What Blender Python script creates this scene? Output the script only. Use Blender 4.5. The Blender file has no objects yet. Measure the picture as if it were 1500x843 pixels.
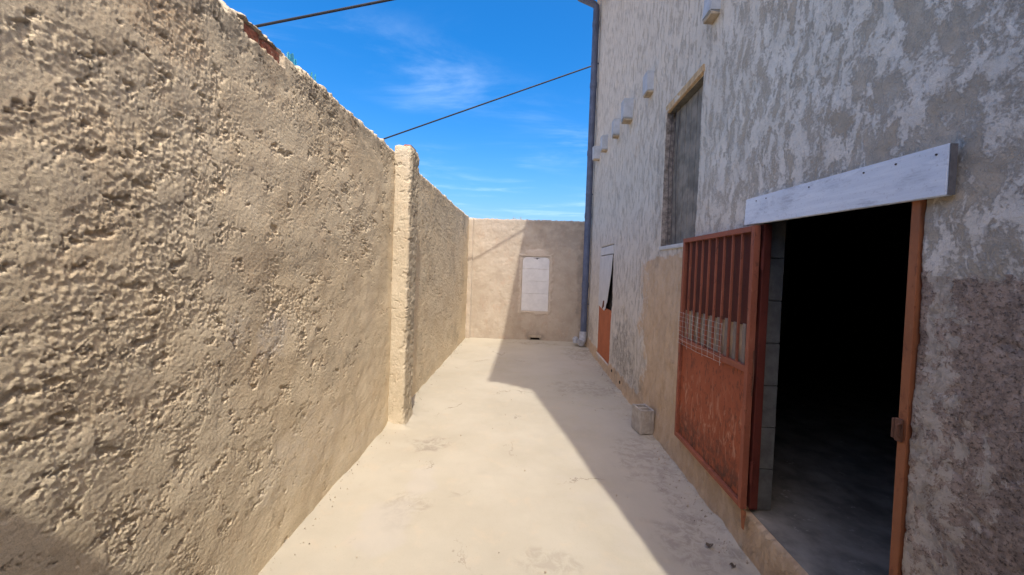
import bpy, bmesh, math, random
import numpy as np
from mathutils import Matrix, Vector
R = math.radians
random.seed(7)
S = bpy.context.scene
COL = S.collection

# ------------------------------------------------------------------ camera
CAM_H = 1.6
def make_camera():
    yaw, pitch, roll = -0.03, 0.026, 0.036
    f = Vector((math.sin(yaw)*math.cos(pitch), math.cos(yaw)*math.cos(pitch), -math.sin(pitch)))
    r = Vector((math.cos(yaw), -math.sin(yaw), 0.0))
    d = f.cross(r)
    r2 = math.cos(roll)*r - math.sin(roll)*d
    d2 = math.sin(roll)*r + math.cos(roll)*d
    cam = bpy.data.cameras.new('camera')
    o = bpy.data.objects.new('camera', cam); COL.objects.link(o)
    m = Matrix((( r2.x, -d2.x, -f.x, 0), (r2.y, -d2.y, -f.y, 0), (r2.z, -d2.z, -f.z, CAM_H), (0, 0, 0, 1)))
    o.matrix_world = m
    cam.sensor_width = 36.0
    cam.lens = 560/1500*36
    cam.shift_x = -0.0031
    cam.shift_y = -0.0091
    cam.clip_start = 0.02
    cam.clip_end = 2000
    S.camera = o
make_camera()

# ------------------------------------------------------------------ sun, sky, exposure
SUN_TO = Vector((0.1616, -0.71, 1.0)).normalized()          # towards the sun
SUN_EL = math.asin(SUN_TO.z)
SUN_AZ = math.atan2(SUN_TO.x, SUN_TO.y)
SUN_STRENGTH = 2.3
SKY_STRENGTH = 0.15
AIR, DUST, OZONE = 0.9, 4.6, 2.0
SKY_SAT, SKY_VAL, SKY_HUE = 1.58, 1.28, 0.502
sl = bpy.data.lights.new('sun', 'SUN'); sl.energy = SUN_STRENGTH; sl.angle = R(0.6); sl.color = (1.0, 0.93, 0.81)
so = bpy.data.objects.new('sun', sl); COL.objects.link(so)
so.rotation_euler = SUN_TO.to_track_quat('Z', 'Y').to_euler()
so.location = (3, -6, 12)
S.view_settings.view_transform = 'Standard'
S.view_settings.look = 'None'
S.view_settings.exposure = 0.75
S.view_settings.gamma = 1.0
S.cycles.diffuse_bounces = 8

class NT:
    """small helper to write node trees"""
    def __init__(s, tree): s.t = tree; s.n = tree.nodes; s.l = tree.links
    def node(s, typ, **kw):
        n = s.n.new(typ)
        for k, v in kw.items(): setattr(n, k, v)
        return n
    def put(s, sock, v):
        if isinstance(v, bpy.types.NodeSocket): s.l.new(v, sock)
        elif v is not None:
            if sock.type == 'RGBA' and len(v) == 3: v = (*v, 1)
            sock.default_value = v
    def math(s, op, a, b=None, clamp=False):
        n = s.node('ShaderNodeMath', operation=op, use_clamp=clamp)
        s.put(n.inputs[0], a)
        if b is not None: s.put(n.inputs[1], b)
        return n.outputs[0]
    def vmath(s, op, a, b=None):
        n = s.node('ShaderNodeVectorMath', operation=op)
        s.put(n.inputs[0], a)
        if b is not None: s.put(n.inputs[1], b)
        return n.outputs[0]
    def mix(s, f, a, b, blend='MIX'):
        n = s.node('ShaderNodeMix', data_type='RGBA', blend_type=blend)
        s.put(n.inputs[0], f); s.put(n.inputs[6], a); s.put(n.inputs[7], b)
        return n.outputs[2]
    def noise(s, vec, scale, detail=4, rough=0.55, dist=0.0, color=False):
        n = s.node('ShaderNodeTexNoise')
        s.put(n.inputs['Vector'], vec); n.inputs['Scale'].default_value = scale
        n.inputs['Detail'].default_value = detail; n.inputs['Roughness'].default_value = rough
        n.inputs['Distortion'].default_value = dist
        return n.outputs['Color' if color else 'Fac']
    def voro(s, vec, scale, feature='F1'):
        n = s.node('ShaderNodeTexVoronoi', feature=feature)
        s.put(n.inputs['Vector'], vec); n.inputs['Scale'].default_value = scale
        return n.outputs['Distance']
    def step(s, v, a, b):
        n = s.node('ShaderNodeMapRange', interpolation_type='SMOOTHSTEP')
        s.put(n.inputs[0], v); n.inputs[1].default_value = a; n.inputs[2].default_value = b
        return n.outputs[0]
    def pos(s): return s.node('ShaderNodeNewGeometry').outputs['Position']
    def mapv(s, vec, scale=(1, 1, 1), rot=(0, 0, 0), loc=(0, 0, 0)):
        n = s.node('ShaderNodeMapping')
        s.put(n.inputs['Vector'], vec); n.inputs['Location'].default_value = loc
        n.inputs['Rotation'].default_value = rot; n.inputs['Scale'].default_value = scale
        return n.outputs[0]
    def attr(s, name):
        n = s.node('ShaderNodeAttribute'); n.attribute_name = name
        return n.outputs['Fac']
    def sep(s, v):
        n = s.node('ShaderNodeSeparateXYZ'); s.put(n.inputs[0], v); return n.outputs
    def comb(s, x, y, z):
        n = s.node('ShaderNodeCombineXYZ')
        for i, v in enumerate((x, y, z)): s.put(n.inputs[i], v)
        return n.outputs[0]
    def bump(s, h, strength, dist, normal=None):
        n = s.node('ShaderNodeBump'); n.inputs['Strength'].default_value = strength
        n.inputs['Distance'].default_value = dist; s.put(n.inputs['Height'], h)
        if normal is not None: s.put(n.inputs['Normal'], normal)
        return n.outputs[0]

def world():
    w = bpy.data.worlds.new('World'); S.world = w; w.use_nodes = True
    t = NT(w.node_tree); t.n.clear()
    sky = t.node('ShaderNodeTexSky', sky_type='NISHITA')
    sky.sun_disc = False; sky.sun_elevation = SUN_EL; sky.sun_rotation = SUN_AZ
    sky.air_density, sky.dust_density, sky.ozone_density = AIR, DUST, OZONE
    hs = t.node('ShaderNodeHueSaturation'); hs.inputs['Saturation'].default_value = SKY_SAT
    hs.inputs['Value'].default_value = SKY_VAL; hs.inputs['Hue'].default_value = SKY_HUE
    t.put(hs.inputs['Color'], sky.outputs[0])
    # thin wisps of high cloud, drawn on a plane far overhead
    d = t.node('ShaderNodeTexCoord').outputs['Generated']
    x, y, z = t.sep(d)
    zz = t.math('MAXIMUM', z, 0.05)
    p = t.comb(t.math('SUBTRACT', t.math('DIVIDE', x, zz), 0.61), t.math('DIVIDE', y, zz), 0.0)
    q = t.mapv(p, (0.55, 1.1, 1), (0, 0, 0.12), (3.1, 0.4, 0))
    a = t.noise(q, 1.6, 7, 0.62, 0.5)
    b = t.noise(p, 0.55, 3, 0.5)
    m = t.math('MULTIPLY', t.step(a, 0.44, 0.86), t.step(b, 0.40, 0.60))
    m = t.math('MULTIPLY', m, t.math('MULTIPLY', t.step(z, 0.58, 0.40), 0.34))
    c = t.mix(m, hs.outputs[0], (5.6, 6.6, 7.4))
    bg = t.node('ShaderNodeBackground'); bg.inputs['Strength'].default_value = SKY_STRENGTH
    t.put(bg.inputs['Color'], c)
    out = t.node('ShaderNodeOutputWorld'); t.l.new(bg.outputs[0], out.inputs['Surface'])
world()

# ------------------------------------------------------------------ numpy noise
def _h(ix, iy, seed):
    n = (ix.astype(np.int64)*374761393 + iy.astype(np.int64)*668265263 + seed*1442695041) & 0xffffffff
    n = ((n ^ (n >> 13))*1274126177) & 0xffffffff
    n = ((n ^ (n >> 15))*2246822519) & 0xffffffff
    return ((n ^ (n >> 16)) & 0xffffff)/float(0x1000000)
def perlin(x, y, seed=0):
    x = np.asarray(x, float); y = np.asarray(y, float)
    ix = np.floor(x); iy = np.floor(y); fx = x-ix; fy = y-iy
    def g(ox, oy):
        a = _h(ix+ox, iy+oy, seed)*2*np.pi
        return np.cos(a)*(fx-ox) + np.sin(a)*(fy-oy)
    u = fx*fx*fx*(fx*(fx*6-15)+10); v = fy*fy*fy*(fy*(fy*6-15)+10)
    a = g(0, 0); b = g(1, 0); c = g(0, 1); d = g(1, 1)
    return 1.5*((a*(1-u)+b*u)*(1-v) + (c*(1-u)+d*u)*v)
def fbm(x, y, seed=0, octv=4, gain=0.5):
    t = 0.0; amp = 1.0; s = 1.0
    for k in range(octv):
        t = t + amp*perlin(x*s, y*s, seed+17*k); amp *= gain; s *= 2.03
    return t
def worley(x, y, seed=0):
    x = np.asarray(x, float); y = np.asarray(y, float)
    ix = np.floor(x); iy = np.floor(y)
    best = np.full(x.shape, 9.0); idv = np.zeros(x.shape)
    for ox in (-1, 0, 1):
        for oy in (-1, 0, 1):
            cx = ix+ox; cy = iy+oy
            px = cx+_h(cx, cy, seed); py = cy+_h(cx, cy, seed+99)
            d = np.hypot(px-x, py-y)
            k = d < best
            best = np.where(k, d, best); idv = np.where(k, _h(cx, cy, seed+7), idv)
    return best, idv
def sst(x, a, b):
    t = np.clip((x-a)/(b-a), 0, 1); return t*t*(3-2*t)
def blob(u, v, cu, cv, ru, rv, seed=0, wob=0.5):
    d = np.hypot((u-cu)/ru, (v-cv)/rv) + wob*fbm(u*5, v*5, seed, 4)
    return 1-sst(d, 0.6, 1.15)

# ------------------------------------------------------------------ object helpers
WLOC = {}
def finish(o, parent=None, mat=None, origin=None):
    """put the origin at the base of the mesh and parent it"""
    me = o.data
    n = len(me.vertices); co = np.empty(n*3); me.vertices.foreach_get('co', co); co = co.reshape(-1, 3)
    lo, hi = co.min(0), co.max(0)
    org = np.array(origin if origin is not None else ((lo[0]+hi[0])/2, (lo[1]+hi[1])/2, lo[2]))
    co -= org; me.vertices.foreach_set('co', co.ravel()); me.update()
    WLOC[o] = org.copy()
    if parent is not None:
        o.parent = parent; o.location = org - WLOC[parent]
    else: o.location = org
    if mat: me.materials.append(mat)
    COL.objects.link(o)
    return o
def empty(name, loc):
    o = bpy.data.objects.new(name, None); COL.objects.link(o); o.location = loc; o.empty_display_size = 0.2
    WLOC[o] = np.array(loc, float); return o
def tag(o, label=None, cat=None, group=None, kind=None):
    if label: o['label'] = label
    if cat: o['category'] = cat
    if group: o['group'] = group
    if kind: o['kind'] = kind
    return o
def mesh_from(name, verts, faces, smooth=False):
    me = bpy.data.meshes.new(name)
    me.from_pydata([tuple(v) for v in verts], [], [tuple(f) for f in faces]); me.update()
    if smooth: me.polygons.foreach_set('use_smooth', [True]*len(me.polygons))
    return bpy.data.objects.new(name, me)
def grid(name, P, parent=None, mat=None, attrs=None, hole=None, flip=False, origin=None):
    """P (nu,nv,3) -> quad sheet; hole (nu-1,nv-1) True = left out"""
    nu, nv = P.shape[:2]
    idx = np.arange(nu*nv).reshape(nu, nv)
    q = np.stack([idx[:-1, :-1], idx[1:, :-1], idx[1:, 1:], idx[:-1, 1:]], -1)
    if flip: q = q[..., ::-1]
    keep = np.ones(q.shape[:2], bool) if hole is None else ~hole
    q = q[keep].astype(np.int32)
    used = np.zeros(nu*nv, bool); used[q.ravel()] = True
    remap = np.cumsum(used)-1
    q = remap[q].astype(np.int32)
    V = P.reshape(-1, 3)[used]
    me = bpy.data.meshes.new(name)
    me.vertices.add(len(V)); me.vertices.foreach_set('co', V.astype(np.float32).ravel())
    me.loops.add(q.size); me.loops.foreach_set('vertex_index', q.ravel())
    me.polygons.add(len(q)); me.polygons.foreach_set('loop_start', np.arange(0, q.size, 4, dtype=np.int32))
    me.polygons.foreach_set('loop_total', np.full(len(q), 4, np.int32))
    me.update(calc_edges=True)
    me.polygons.foreach_set('use_smooth', np.ones(len(q), bool))
    for k, a in (attrs or {}).items():
        at = me.attributes.new(k, 'FLOAT', 'POINT')
        at.data.foreach_set('value', np.asarray(a, np.float32).reshape(-1)[used])
    o = bpy.data.objects.new(name, me)
    return finish(o, parent, mat, origin)

class MB:
    def __init__(s): s.v = []; s.f = []
    def quadbox(s, lo, hi, rot=0.0, pivot=None, jit=0.0):
        x0, y0, z0 = lo; x1, y1, z1 = hi
        pts = [(x0,y0,z0),(x1,y0,z0),(x1,y1,z0),(x0,y1,z0),(x0,y0,z1),(x1,y0,z1),(x1,y1,z1),(x0,y1,z1)]
        if jit: pts = [tuple(c+random.uniform(-jit, jit) for c in p) for p in pts]
        if rot:
            px, py = pivot or ((x0+x1)/2, (y0+y1)/2); c, sn = math.cos(rot), math.sin(rot)
            pts = [(px+(x-px)*c-(y-py)*sn, py+(x-px)*sn+(y-py)*c, z) for x, y, z in pts]
        s.hexa(pts); return s
    def hexa(s, pts):
        b = len(s.v); s.v += pts
        s.f += [tuple(b+i for i in f) for f in ((0,3,2,1),(4,5,6,7),(0,1,5,4),(1,2,6,5),(2,3,7,6),(3,0,4,7))]
        return s
    def tube(s, pts, r, n=8, cap=True):
        pts = [Vector(p) for p in pts]; b = len(s.v); m = len(pts)
        rr = r if isinstance(r, (list, tuple)) else [r]*m
        ref = None
        for i, p in enumerate(pts):
            d = (pts[min(i+1, m-1)]-pts[max(i-1, 0)]).normalized()
            if ref is None: ref = d.orthogonal().normalized()
            ref = (ref - d*ref.dot(d)).normalized(); bi = d.cross(ref)
            for k in range(n):
                a = 2*math.pi*k/n
                s.v.append(tuple(p + rr[i]*(math.cos(a)*ref+math.sin(a)*bi)))
        for i in range(m-1):
            for k in range(n):
                s.f.append((b+i*n+k, b+i*n+(k+1) % n, b+(i+1)*n+(k+1) % n, b+(i+1)*n+k))
        if cap:
            s.f.append(tuple(b+k for k in range(n))[::-1]); s.f.append(tuple(b+(m-1)*n+k for k in range(n)))
        return s
    def prism(s, poly, lo, hi, axis=2):
        """poly = list of 2-D points, extruded between lo and hi along axis"""
        b = len(s.v); n = len(poly)
        for h in (lo, hi):
            for p in poly:
                q = list(p); q.insert(axis, h); s.v.append(tuple(q))
        s.f.append(tuple(range(b, b+n))[::-1]); s.f.append(tuple(range(b+n, b+2*n)))
        for k in range(n): s.f.append((b+k, b+(k+1) % n, b+n+(k+1) % n, b+n+k))
        return s
    def build(s, name, mat=None, parent=None, bevel=0.0, seg=1, smooth=False, origin=None):
        o = mesh_from(name, s.v, s.f)
        bm = bmesh.new(); bm.from_mesh(o.data)
        bmesh.ops.recalc_face_normals(bm, faces=bm.faces)
        if bevel: bmesh.ops.bevel(bm, geom=list(bm.edges), offset=bevel, segments=seg, affect='EDGES', clamp_overlap=True)
        bm.to_mesh(o.data); bm.free()
        if smooth:
            o.data.polygons.foreach_set('use_smooth', [True]*len(o.data.polygons))
            o.data.set_sharp_from_angle(angle=R(35))
        return finish(o, parent, mat, origin)

# ------------------------------------------------------------------ materials
def new_mat(name):
    m = bpy.data.materials.new(name); m.use_nodes = True
    t = NT(m.node_tree); b = t.n['Principled BSDF']
    b.inputs['Roughness'].default_value = 0.9
    b.inputs['Specular IOR Level'].default_value = 0.25
    return m, t, b
def simple(name, col, var=0.25, scale=12, rough=0.85, bump=0.0, bscale=60, metal=0.0, col2=None, spot=0.0):
    m, t, b = new_mat(name); p = t.pos()
    n = t.noise(p, scale, 6, 0.6)
    c = t.mix(t.step(n, 0.3, 0.7), tuple(x*(1-var) for x in col), tuple(min(1, x*(1+var)) for x in col))
    if col2: c = t.mix(t.step(t.noise(p, scale*2.3, 6, 0.7), 0.62-spot, 0.72-spot), c, col2)
    t.put(b.inputs['Base Color'], c); b.inputs['Roughness'].default_value = rough; b.inputs['Metallic'].default_value = metal
    if bump: t.put(b.inputs['Normal'], t.bump(t.noise(p, bscale, 5, 0.65), bump, 0.004))
    return m

def mat_render_wall(name='sandy_render', lo=(0.665, 0.55, 0.385), hi=(0.74, 0.635, 0.465)):
    """coarse sandy render: tan, with ochre, grey and pale patches and visible sand grains"""
    m, t, b = new_mat(name); p = t.pos()
    n1 = t.noise(p, 2.3, 5, 0.6); n2 = t.noise(p, 9, 5, 0.65); n3 = t.noise(p, 260, 3, 0.75); n4 = t.noise(p, 95, 4, 0.7)
    sc = lambda c, f: tuple(v*f for v in c)
    c = t.mix(t.step(n1, 0.32, 0.68), lo, hi)
    c = t.mix(t.math('MULTIPLY', t.step(n2, 0.54, 0.74), 0.3), c, (0.56, 0.40, 0.25))
    c = t.mix(t.math('MULTIPLY', t.step(t.noise(p, 5.3, 4, 0.6), 0.55, 0.75), 0.4), c, (0.52, 0.46, 0.345))
    c = t.mix(t.math('MULTIPLY', t.step(n4, 0.50, 0.72), 0.35), c, sc(hi, 1.12))
    c = t.mix(t.math('MULTIPLY', t.step(n4, 0.48, 0.30), 0.40), c, sc(lo, 0.66))
    c = t.mix(t.math('MULTIPLY', t.step(n3, 0.52, 0.68), 0.45), c, sc(hi, 1.18))
    c = t.mix(t.math('MULTIPLY', t.step(n3, 0.46, 0.32), 0.55), c, sc(lo, 0.5))
    g = t.math('MULTIPLY', t.attr('grime'), t.step(t.noise(p, 14, 5, 0.7), 0.3, 0.6))
    c = t.mix(t.math('MULTIPLY', g, 0.7), c, (0.27, 0.235, 0.19))
    c = t.mix(t.math('MULTIPLY', t.attr('ochre'), t.math('MULTIPLY', t.step(n4, 0.4, 0.6), 0.5)), c, (0.52, 0.33, 0.18))
    c = t.mix(t.math('MULTIPLY', t.attr('pale'), t.math('MULTIPLY', t.step(t.noise(p, 30, 5, 0.7), 0.35, 0.6), 0.6)), c, (0.64, 0.59, 0.52))
    c = t.mix(t.attr('broken'), c, (0.52, 0.45, 0.36))
    t.put(b.inputs['Base Color'], c); b.inputs['Roughness'].default_value = 1.0; b.inputs['Specular IOR Level'].default_value = 0.05
    h = t.math('ADD', t.noise(p, 130, 4, 0.75), t.math('MULTIPLY', n3, 0.6))
    t.put(b.inputs['Normal'], t.bump(h, 0.6, 0.003))
    return m
def mat_end_wall():
    m, t, b = new_mat('end_wall_render'); p = t.pos()
    n1 = t.noise(p, 3.1, 6, 0.62); n2 = t.noise(t.mapv(p, (1, 1, 0.45)), 8, 6, 0.65, 0.6)
    c = t.mix(t.step(n1, 0.3, 0.7), (0.39, 0.325, 0.255), (0.47, 0.405, 0.33))
    c = t.mix(t.math('MULTIPLY', t.step(n2, 0.5, 0.75), 0.4), c, (0.45, 0.31, 0.22))
    c = t.mix(t.math('MULTIPLY', t.step(t.noise(p, 22, 5, 0.7), 0.55, 0.75), 0.45), c, (0.64, 0.55, 0.43))
    g = t.math('MULTIPLY', t.attr('grime'), t.step(t.noise(p, 7, 5, 0.7), 0.25, 0.6))
    c = t.mix(t.math('MULTIPLY', g, 0.7), c, (0.22, 0.19, 0.165))
    c = t.mix(t.math('MULTIPLY', t.attr('pale'), 0.7), c, (0.60, 0.52, 0.43))
    t.put(b.inputs['Base Color'], c); b.inputs['Roughness'].default_value = 0.95
    t.put(b.inputs['Normal'], t.bump(t.noise(p, 90, 5, 0.7), 0.4, 0.004))
    return m
def mat_facade():
    """old white paint flaking off grey cement; brown and tan bare render low down"""
    m, t, b = new_mat('flaking_paint_render'); p = t.pos()
    x, y, z = t.sep(p)
    yz = t.comb(y, z, 0.0)
    w = t.noise(yz, 3.0, 4, 0.6, color=True)
    yw = t.vmath('ADD', yz, t.vmath('MULTIPLY', t.vmath('SUBTRACT', w, (0.5, 0.5, 0.5)), (0.16, 0.16, 0.0)))
    s1 = t.noise(t.mapv(yw, (1, 0.42, 1), (0, 0, R(-36))), 12, 8, 0.68, 0.25)      # slanting trowel strokes
    s3 = t.noise(t.mapv(yw, (1, 0.5, 1), (0, 0, R(34))), 11, 8, 0.68, 0.3)
    s2 = t.noise(t.mapv(yw, (1, 0.30, 1), (0, 0, R(-14))), 17, 7, 0.66, 0.2)      # steeper ones farther along
    k = t.step(y, 1.9, 3.6)
    def fmix(f, a, b_):
        n = t.node('ShaderNodeMix', data_type='FLOAT'); t.put(n.inputs[0], f); t.put(n.inputs[2], a); t.put(n.inputs[3], b_); return n.outputs[0]
    f = t.noise(yz, 75, 5, 0.75)
    f2 = t.noise(yz, 240, 3, 0.75)
    g = t.noise(yz, 1.7, 4, 0.6)
    s1 = fmix(t.step(t.noise(yz, 2.1, 3, 0.5), 0.45, 0.60), s1, s3)
    v = t.math('ADD', fmix(k, s1, s2), t.math('MULTIPLY', t.math('SUBTRACT', f, 0.5), 0.42))
    v = t.math('ADD', v, t.math('MULTIPLY', t.math('SUBTRACT', g, 0.40), 0.17))
    v = t.math('ADD', v, t.math('MULTIPLY', k, 0.045))
    paint = t.step(v, 0.450, 0.560)
    cem = t.mix(t.step(t.noise(yz, 6, 6, 0.7), 0.3, 0.7), (0.43, 0.37, 0.29), (0.54, 0.475, 0.385))
    cem = t.mix(t.math('MULTIPLY', t.step(t.noise(yz, 150, 3, 0.7), 0.5, 0.75), 0.4), cem, (0.22, 0.19, 0.155))
    pc = t.mix(t.step(t.noise(yz, 4.2, 5, 0.65), 0.3, 0.7), (0.70, 0.645, 0.555), (0.80, 0.745, 0.655))
    pc = t.mix(t.math('MULTIPLY', t.step(t.noise(yz, 40, 5, 0.75), 0.52, 0.72), 0.5), pc, (0.45, 0.41, 0.35))
    pc = t.mix(t.math('MULTIPLY', t.step(f2, 0.52, 0.66), 0.35), pc, (0.40, 0.36, 0.30))
    pc = t.mix(t.math('MULTIPLY', k, 0.6), pc, (0.59, 0.525, 0.435))
    cem = t.mix(t.math('MULTIPLY', k, 0.65), cem, (0.48, 0.425, 0.35))
    c = t.mix(paint, cem, pc)
    # bare brown cement near the door
    e = t.math('MULTIPLY', t.math('SUBTRACT', t.noise(yz, 26, 6, 0.75), 0.5), 1.0)
    br = t.step(t.math('ADD', t.attr('brown'), e), 0.44, 0.58)
    bc = t.mix(t.step(t.noise(yz, 9, 6, 0.7), 0.3, 0.7), (0.37, 0.28, 0.22), (0.48, 0.375, 0.305))
    bc = t.mix(t.math('MULTIPLY', t.step(t.noise(yz, 85, 4, 0.85), 0.53, 0.62), 0.6), bc, (0.52, 0.45, 0.38))
    bc = t.mix(t.math('MULTIPLY', t.step(t.noise(yz, 48, 5, 0.75), 0.50, 0.64), 0.5), bc, (0.20, 0.15, 0.12))
    bc = t.mix(t.math('MULTIPLY', t.step(t.noise(yz, 70, 4, 0.85), 0.52, 0.60), 0.8), bc, (0.11, 0.08, 0.062))
    fl = t.step(t.math('ADD', t.noise(t.mapv(yw, (1, 0.6, 1), (0, 0, R(20))), 22, 8, 0.78, 0.1), t.math('MULTIPLY', t.attr('fleck'), 0.20)), 0.655, 0.70)
    bc = t.mix(t.math('MULTIPLY', fl, 0.8), bc, (0.60, 0.53, 0.44))
    c = t.mix(br, c, bc)
    # tan render beside the gate and along the foot
    ta = t.step(t.math('ADD', t.attr('tan'), t.math('ADD', t.math('MULTIPLY', e, 0.9), t.math('MULTIPLY', t.math('SUBTRACT', t.noise(yz, 7, 5, 0.7), 0.5), 0.9))), 0.36, 0.68)
    tc = t.mix(t.step(t.noise(yz, 5, 6, 0.7), 0.3, 0.7), (0.52, 0.37, 0.235), (0.62, 0.47, 0.325))
    sw = t.step(t.noise(t.mapv(yw, (1, 0.5, 1), (0, 0, R(25))), 19, 6, 0.68, 0.9), 0.56, 0.68)
    tc = t.mix(t.math('MULTIPLY', sw, 0.45), tc, (0.58, 0.50, 0.39))
    c = t.mix(ta, c, tc)
    st = t.math('MULTIPLY', t.attr('stain'), t.step(t.noise(yz, 11, 6, 0.75, 0.4), 0.36, 0.62))
    c = t.mix(t.math('MULTIPLY', st, 0.7), c, (0.175, 0.16, 0.14))
    t.put(b.inputs['Base Color'], c); b.inputs['Roughness'].default_value = 0.93
    h = t.math('ADD', t.math('MULTIPLY', paint, 0.55), t.math('ADD', t.noise(yz, 70, 5, 0.7), t.math('MULTIPLY', t.noise(yz, 210, 3, 0.7), 0.5)))
    t.put(b.inputs['Normal'], t.bump(h, 0.9, 0.008))
    return m
def mat_floor():
    m, t, b = new_mat('dusty_concrete'); p = t.pos()
    n1 = t.noise(p, 1.3, 6, 0.6); n2 = t.noise(p, 6, 6, 0.68, 0.5)
    c = t.mix(t.step(n1, 0.3, 0.7), (0.415, 0.376, 0.302), (0.468, 0.429, 0.353))
    c = t.mix(t.math('MULTIPLY', t.step(n2, 0.52, 0.72), 0.35), c, (0.52, 0.43, 0.32))
    c = t.mix(t.math('MULTIPLY', t.step(t.noise(p, 120, 4, 0.7), 0.56, 0.74), 0.4), c, (0.34, 0.29, 0.225))
    c = t.mix(t.math('MULTIPLY', t.step(t.noise(t.mapv(p, (1, 0.3, 1), (0, 0, R(25))), 10, 7, 0.75, 0.2), 0.60, 0.74), 0.25), c, (0.33, 0.28, 0.22))
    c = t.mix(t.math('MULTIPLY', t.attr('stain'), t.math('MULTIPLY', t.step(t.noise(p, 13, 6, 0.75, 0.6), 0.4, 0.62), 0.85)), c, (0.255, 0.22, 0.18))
    c = t.mix(t.math('MULTIPLY', t.attr('grey'), 0.75), c, (0.46, 0.425, 0.38))
    # hair cracks
    q = t.vmath('ADD', p, t.vmath('MULTIPLY', t.vmath('SUBTRACT', t.noise(p, 4, 5, 0.7, color=True), (0.5, 0.5, 0.5)), (0.45, 0.45, 0)))
    cr = t.step(t.voro(t.mapv(q, (0.75, 0.6, 0)), 1.0, 'DISTANCE_TO_EDGE'), 0.006, 0.002)
    cr = t.math('MULTIPLY', cr, t.step(t.noise(p, 1.9, 3, 0.5), 0.52, 0.66))
    c = t.mix(t.math('MULTIPLY', cr, 0.75), c, (0.20, 0.17, 0.135))
    t.put(b.inputs['Base Color'], c); b.inputs['Roughness'].default_value = 0.92
    h = t.math('ADD', t.noise(p, 55, 6, 0.7), t.math('MULTIPLY', t.noise(t.mapv(p, (1, 0.25, 1), (0, 0, 0.5)), 22, 4, 0.6), 0.7))
    h = t.math('SUBTRACT', h, t.math('MULTIPLY', cr, 0.8))
    t.put(b.inputs['Normal'], t.bump(h, 0.22, 0.005))
    return m
def mat_rust(name, base, dark, light, rough=0.72, heavy=0.0):
    m, t, b = new_mat(name); p = t.pos()
    n1 = t.noise(p, 5, 6, 0.65); n2 = t.noise(t.mapv(p, (1, 1, 0.45)), 38, 6, 0.72, 0.4)
    c = t.mix(t.step(n1, 0.3, 0.7), base, tuple(v*0.8 for v in base))
    c = t.mix(t.math('MULTIPLY', t.step(n2, 0.56-heavy, 0.66-heavy), 0.8), c, dark)
    n3 = t.noise(t.mapv(p, (1, 1, 0.35)), 24, 6, 0.72, 0.7)
    lz = t.math('MULTIPLY', t.step(n3, 0.51, 0.66) if heavy else t.step(n3, 0.56, 0.70), 0.7 if heavy else 0.3)
    if heavy:
        z = t.sep(p)[2]
        lz = t.math('MULTIPLY', lz, t.math('MULTIPLY', t.step(z, 0.98, 0.62), t.step(z, 0.26, 0.5)))
    c = t.mix(lz, c, light)
    if heavy:
        d = t.math('MULTIPLY', t.step(t.sep(p)[2], 0.60, 0.30), t.step(t.noise(p, 17, 6, 0.7), 0.36, 0.6))
        c = t.mix(t.math('MULTIPLY', d, 0.8), c, (0.055, 0.032, 0.026))
    t.put(b.inputs['Base Color'], c); b.inputs['Roughness'].default_value = rough
    t.put(b.inputs['Normal'], t.bump(t.noise(p, 80, 5, 0.7), 0.35, 0.003))
    return m
def mat_whitewood():
    m, t, b = new_mat('chalky_white_board'); p = t.pos()
    g = t.noise(t.mapv(p, (1, 0.06, 1)), 60, 5, 0.65, 0.3)
    c = t.mix(t.step(g, 0.3, 0.7), (0.64, 0.69, 0.76), (0.74, 0.79, 0.85))
    w = t.math('MULTIPLY', t.step(t.noise(t.mapv(p, (1, 0.35, 1)), 9, 7, 0.72, 0.3), 0.50, 0.64), t.step(g, 0.30, 0.62))
    c = t.mix(t.math('MULTIPLY', w, 0.75), c, (0.34, 0.37, 0.43))
    c = t.mix(t.math('MULTIPLY', t.step(t.noise(p, 90, 4, 0.75), 0.58, 0.68), 0.4), c, (0.30, 0.31, 0.34))
    t.put(b.inputs['Base Color'], c); b.inputs['Roughness'].default_value = 0.75
    t.put(b.inputs['Normal'], t.bump(g, 0.3, 0.003))
    return m
M = {}
M['render'] = mat_render_wall()
M['pillar'] = mat_render_wall('pale_pillar_render', (0.46, 0.39, 0.285), (0.53, 0.46, 0.35))
M['endwall'] = mat_end_wall()
M['facade'] = mat_facade()
M['floor'] = mat_floor()
M['dirt'] = simple('dry_earth', (0.36, 0.29, 0.2), 0.2, 0.5, 0.95, 0.4, 3)
M['rust_panel'] = mat_rust('rusty_orange_sheet', (0.36, 0.095, 0.042), (0.12, 0.04, 0.024), (0.58, 0.30, 0.19), 0.7, 0.03)
M['rust_frame'] = mat_rust('red_oxide_iron', (0.32, 0.105, 0.06), (0.13, 0.05, 0.032), (0.50, 0.26, 0.17))
M['rust_back'] = mat_rust('dark_back_sheet', (0.10, 0.026, 0.018), (0.06, 0.02, 0.015), (0.17, 0.06, 0.04))
M['rust_dark'] = mat_rust('dark_red_iron', (0.135, 0.03, 0.02), (0.07, 0.02, 0.014), (0.22, 0.07, 0.045))
M['rust_post'] = mat_rust('orange_brown_iron', (0.36, 0.135, 0.06), (0.20, 0.07, 0.035), (0.42, 0.2, 0.1))
M['rust_latch'] = mat_rust('rusted_latch_iron', (0.17, 0.08, 0.05), (0.08, 0.04, 0.03), (0.28, 0.14, 0.08))
M['brick'] = simple('red_clay_brick', (0.30, 0.115, 0.075), 0.4, 30, 0.95, 0.8, 70, col2=(0.34, 0.26, 0.2), spot=0.06)
M['board'] = mat_whitewood()
M['nail'] = simple('rusty_nail', (0.06, 0.05, 0.055), 0.3, 40, 0.6)
M['block'] = simple('grey_concrete_block', (0.39, 0.355, 0.315), 0.18, 14, 0.93, 0.5, 120)
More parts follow.
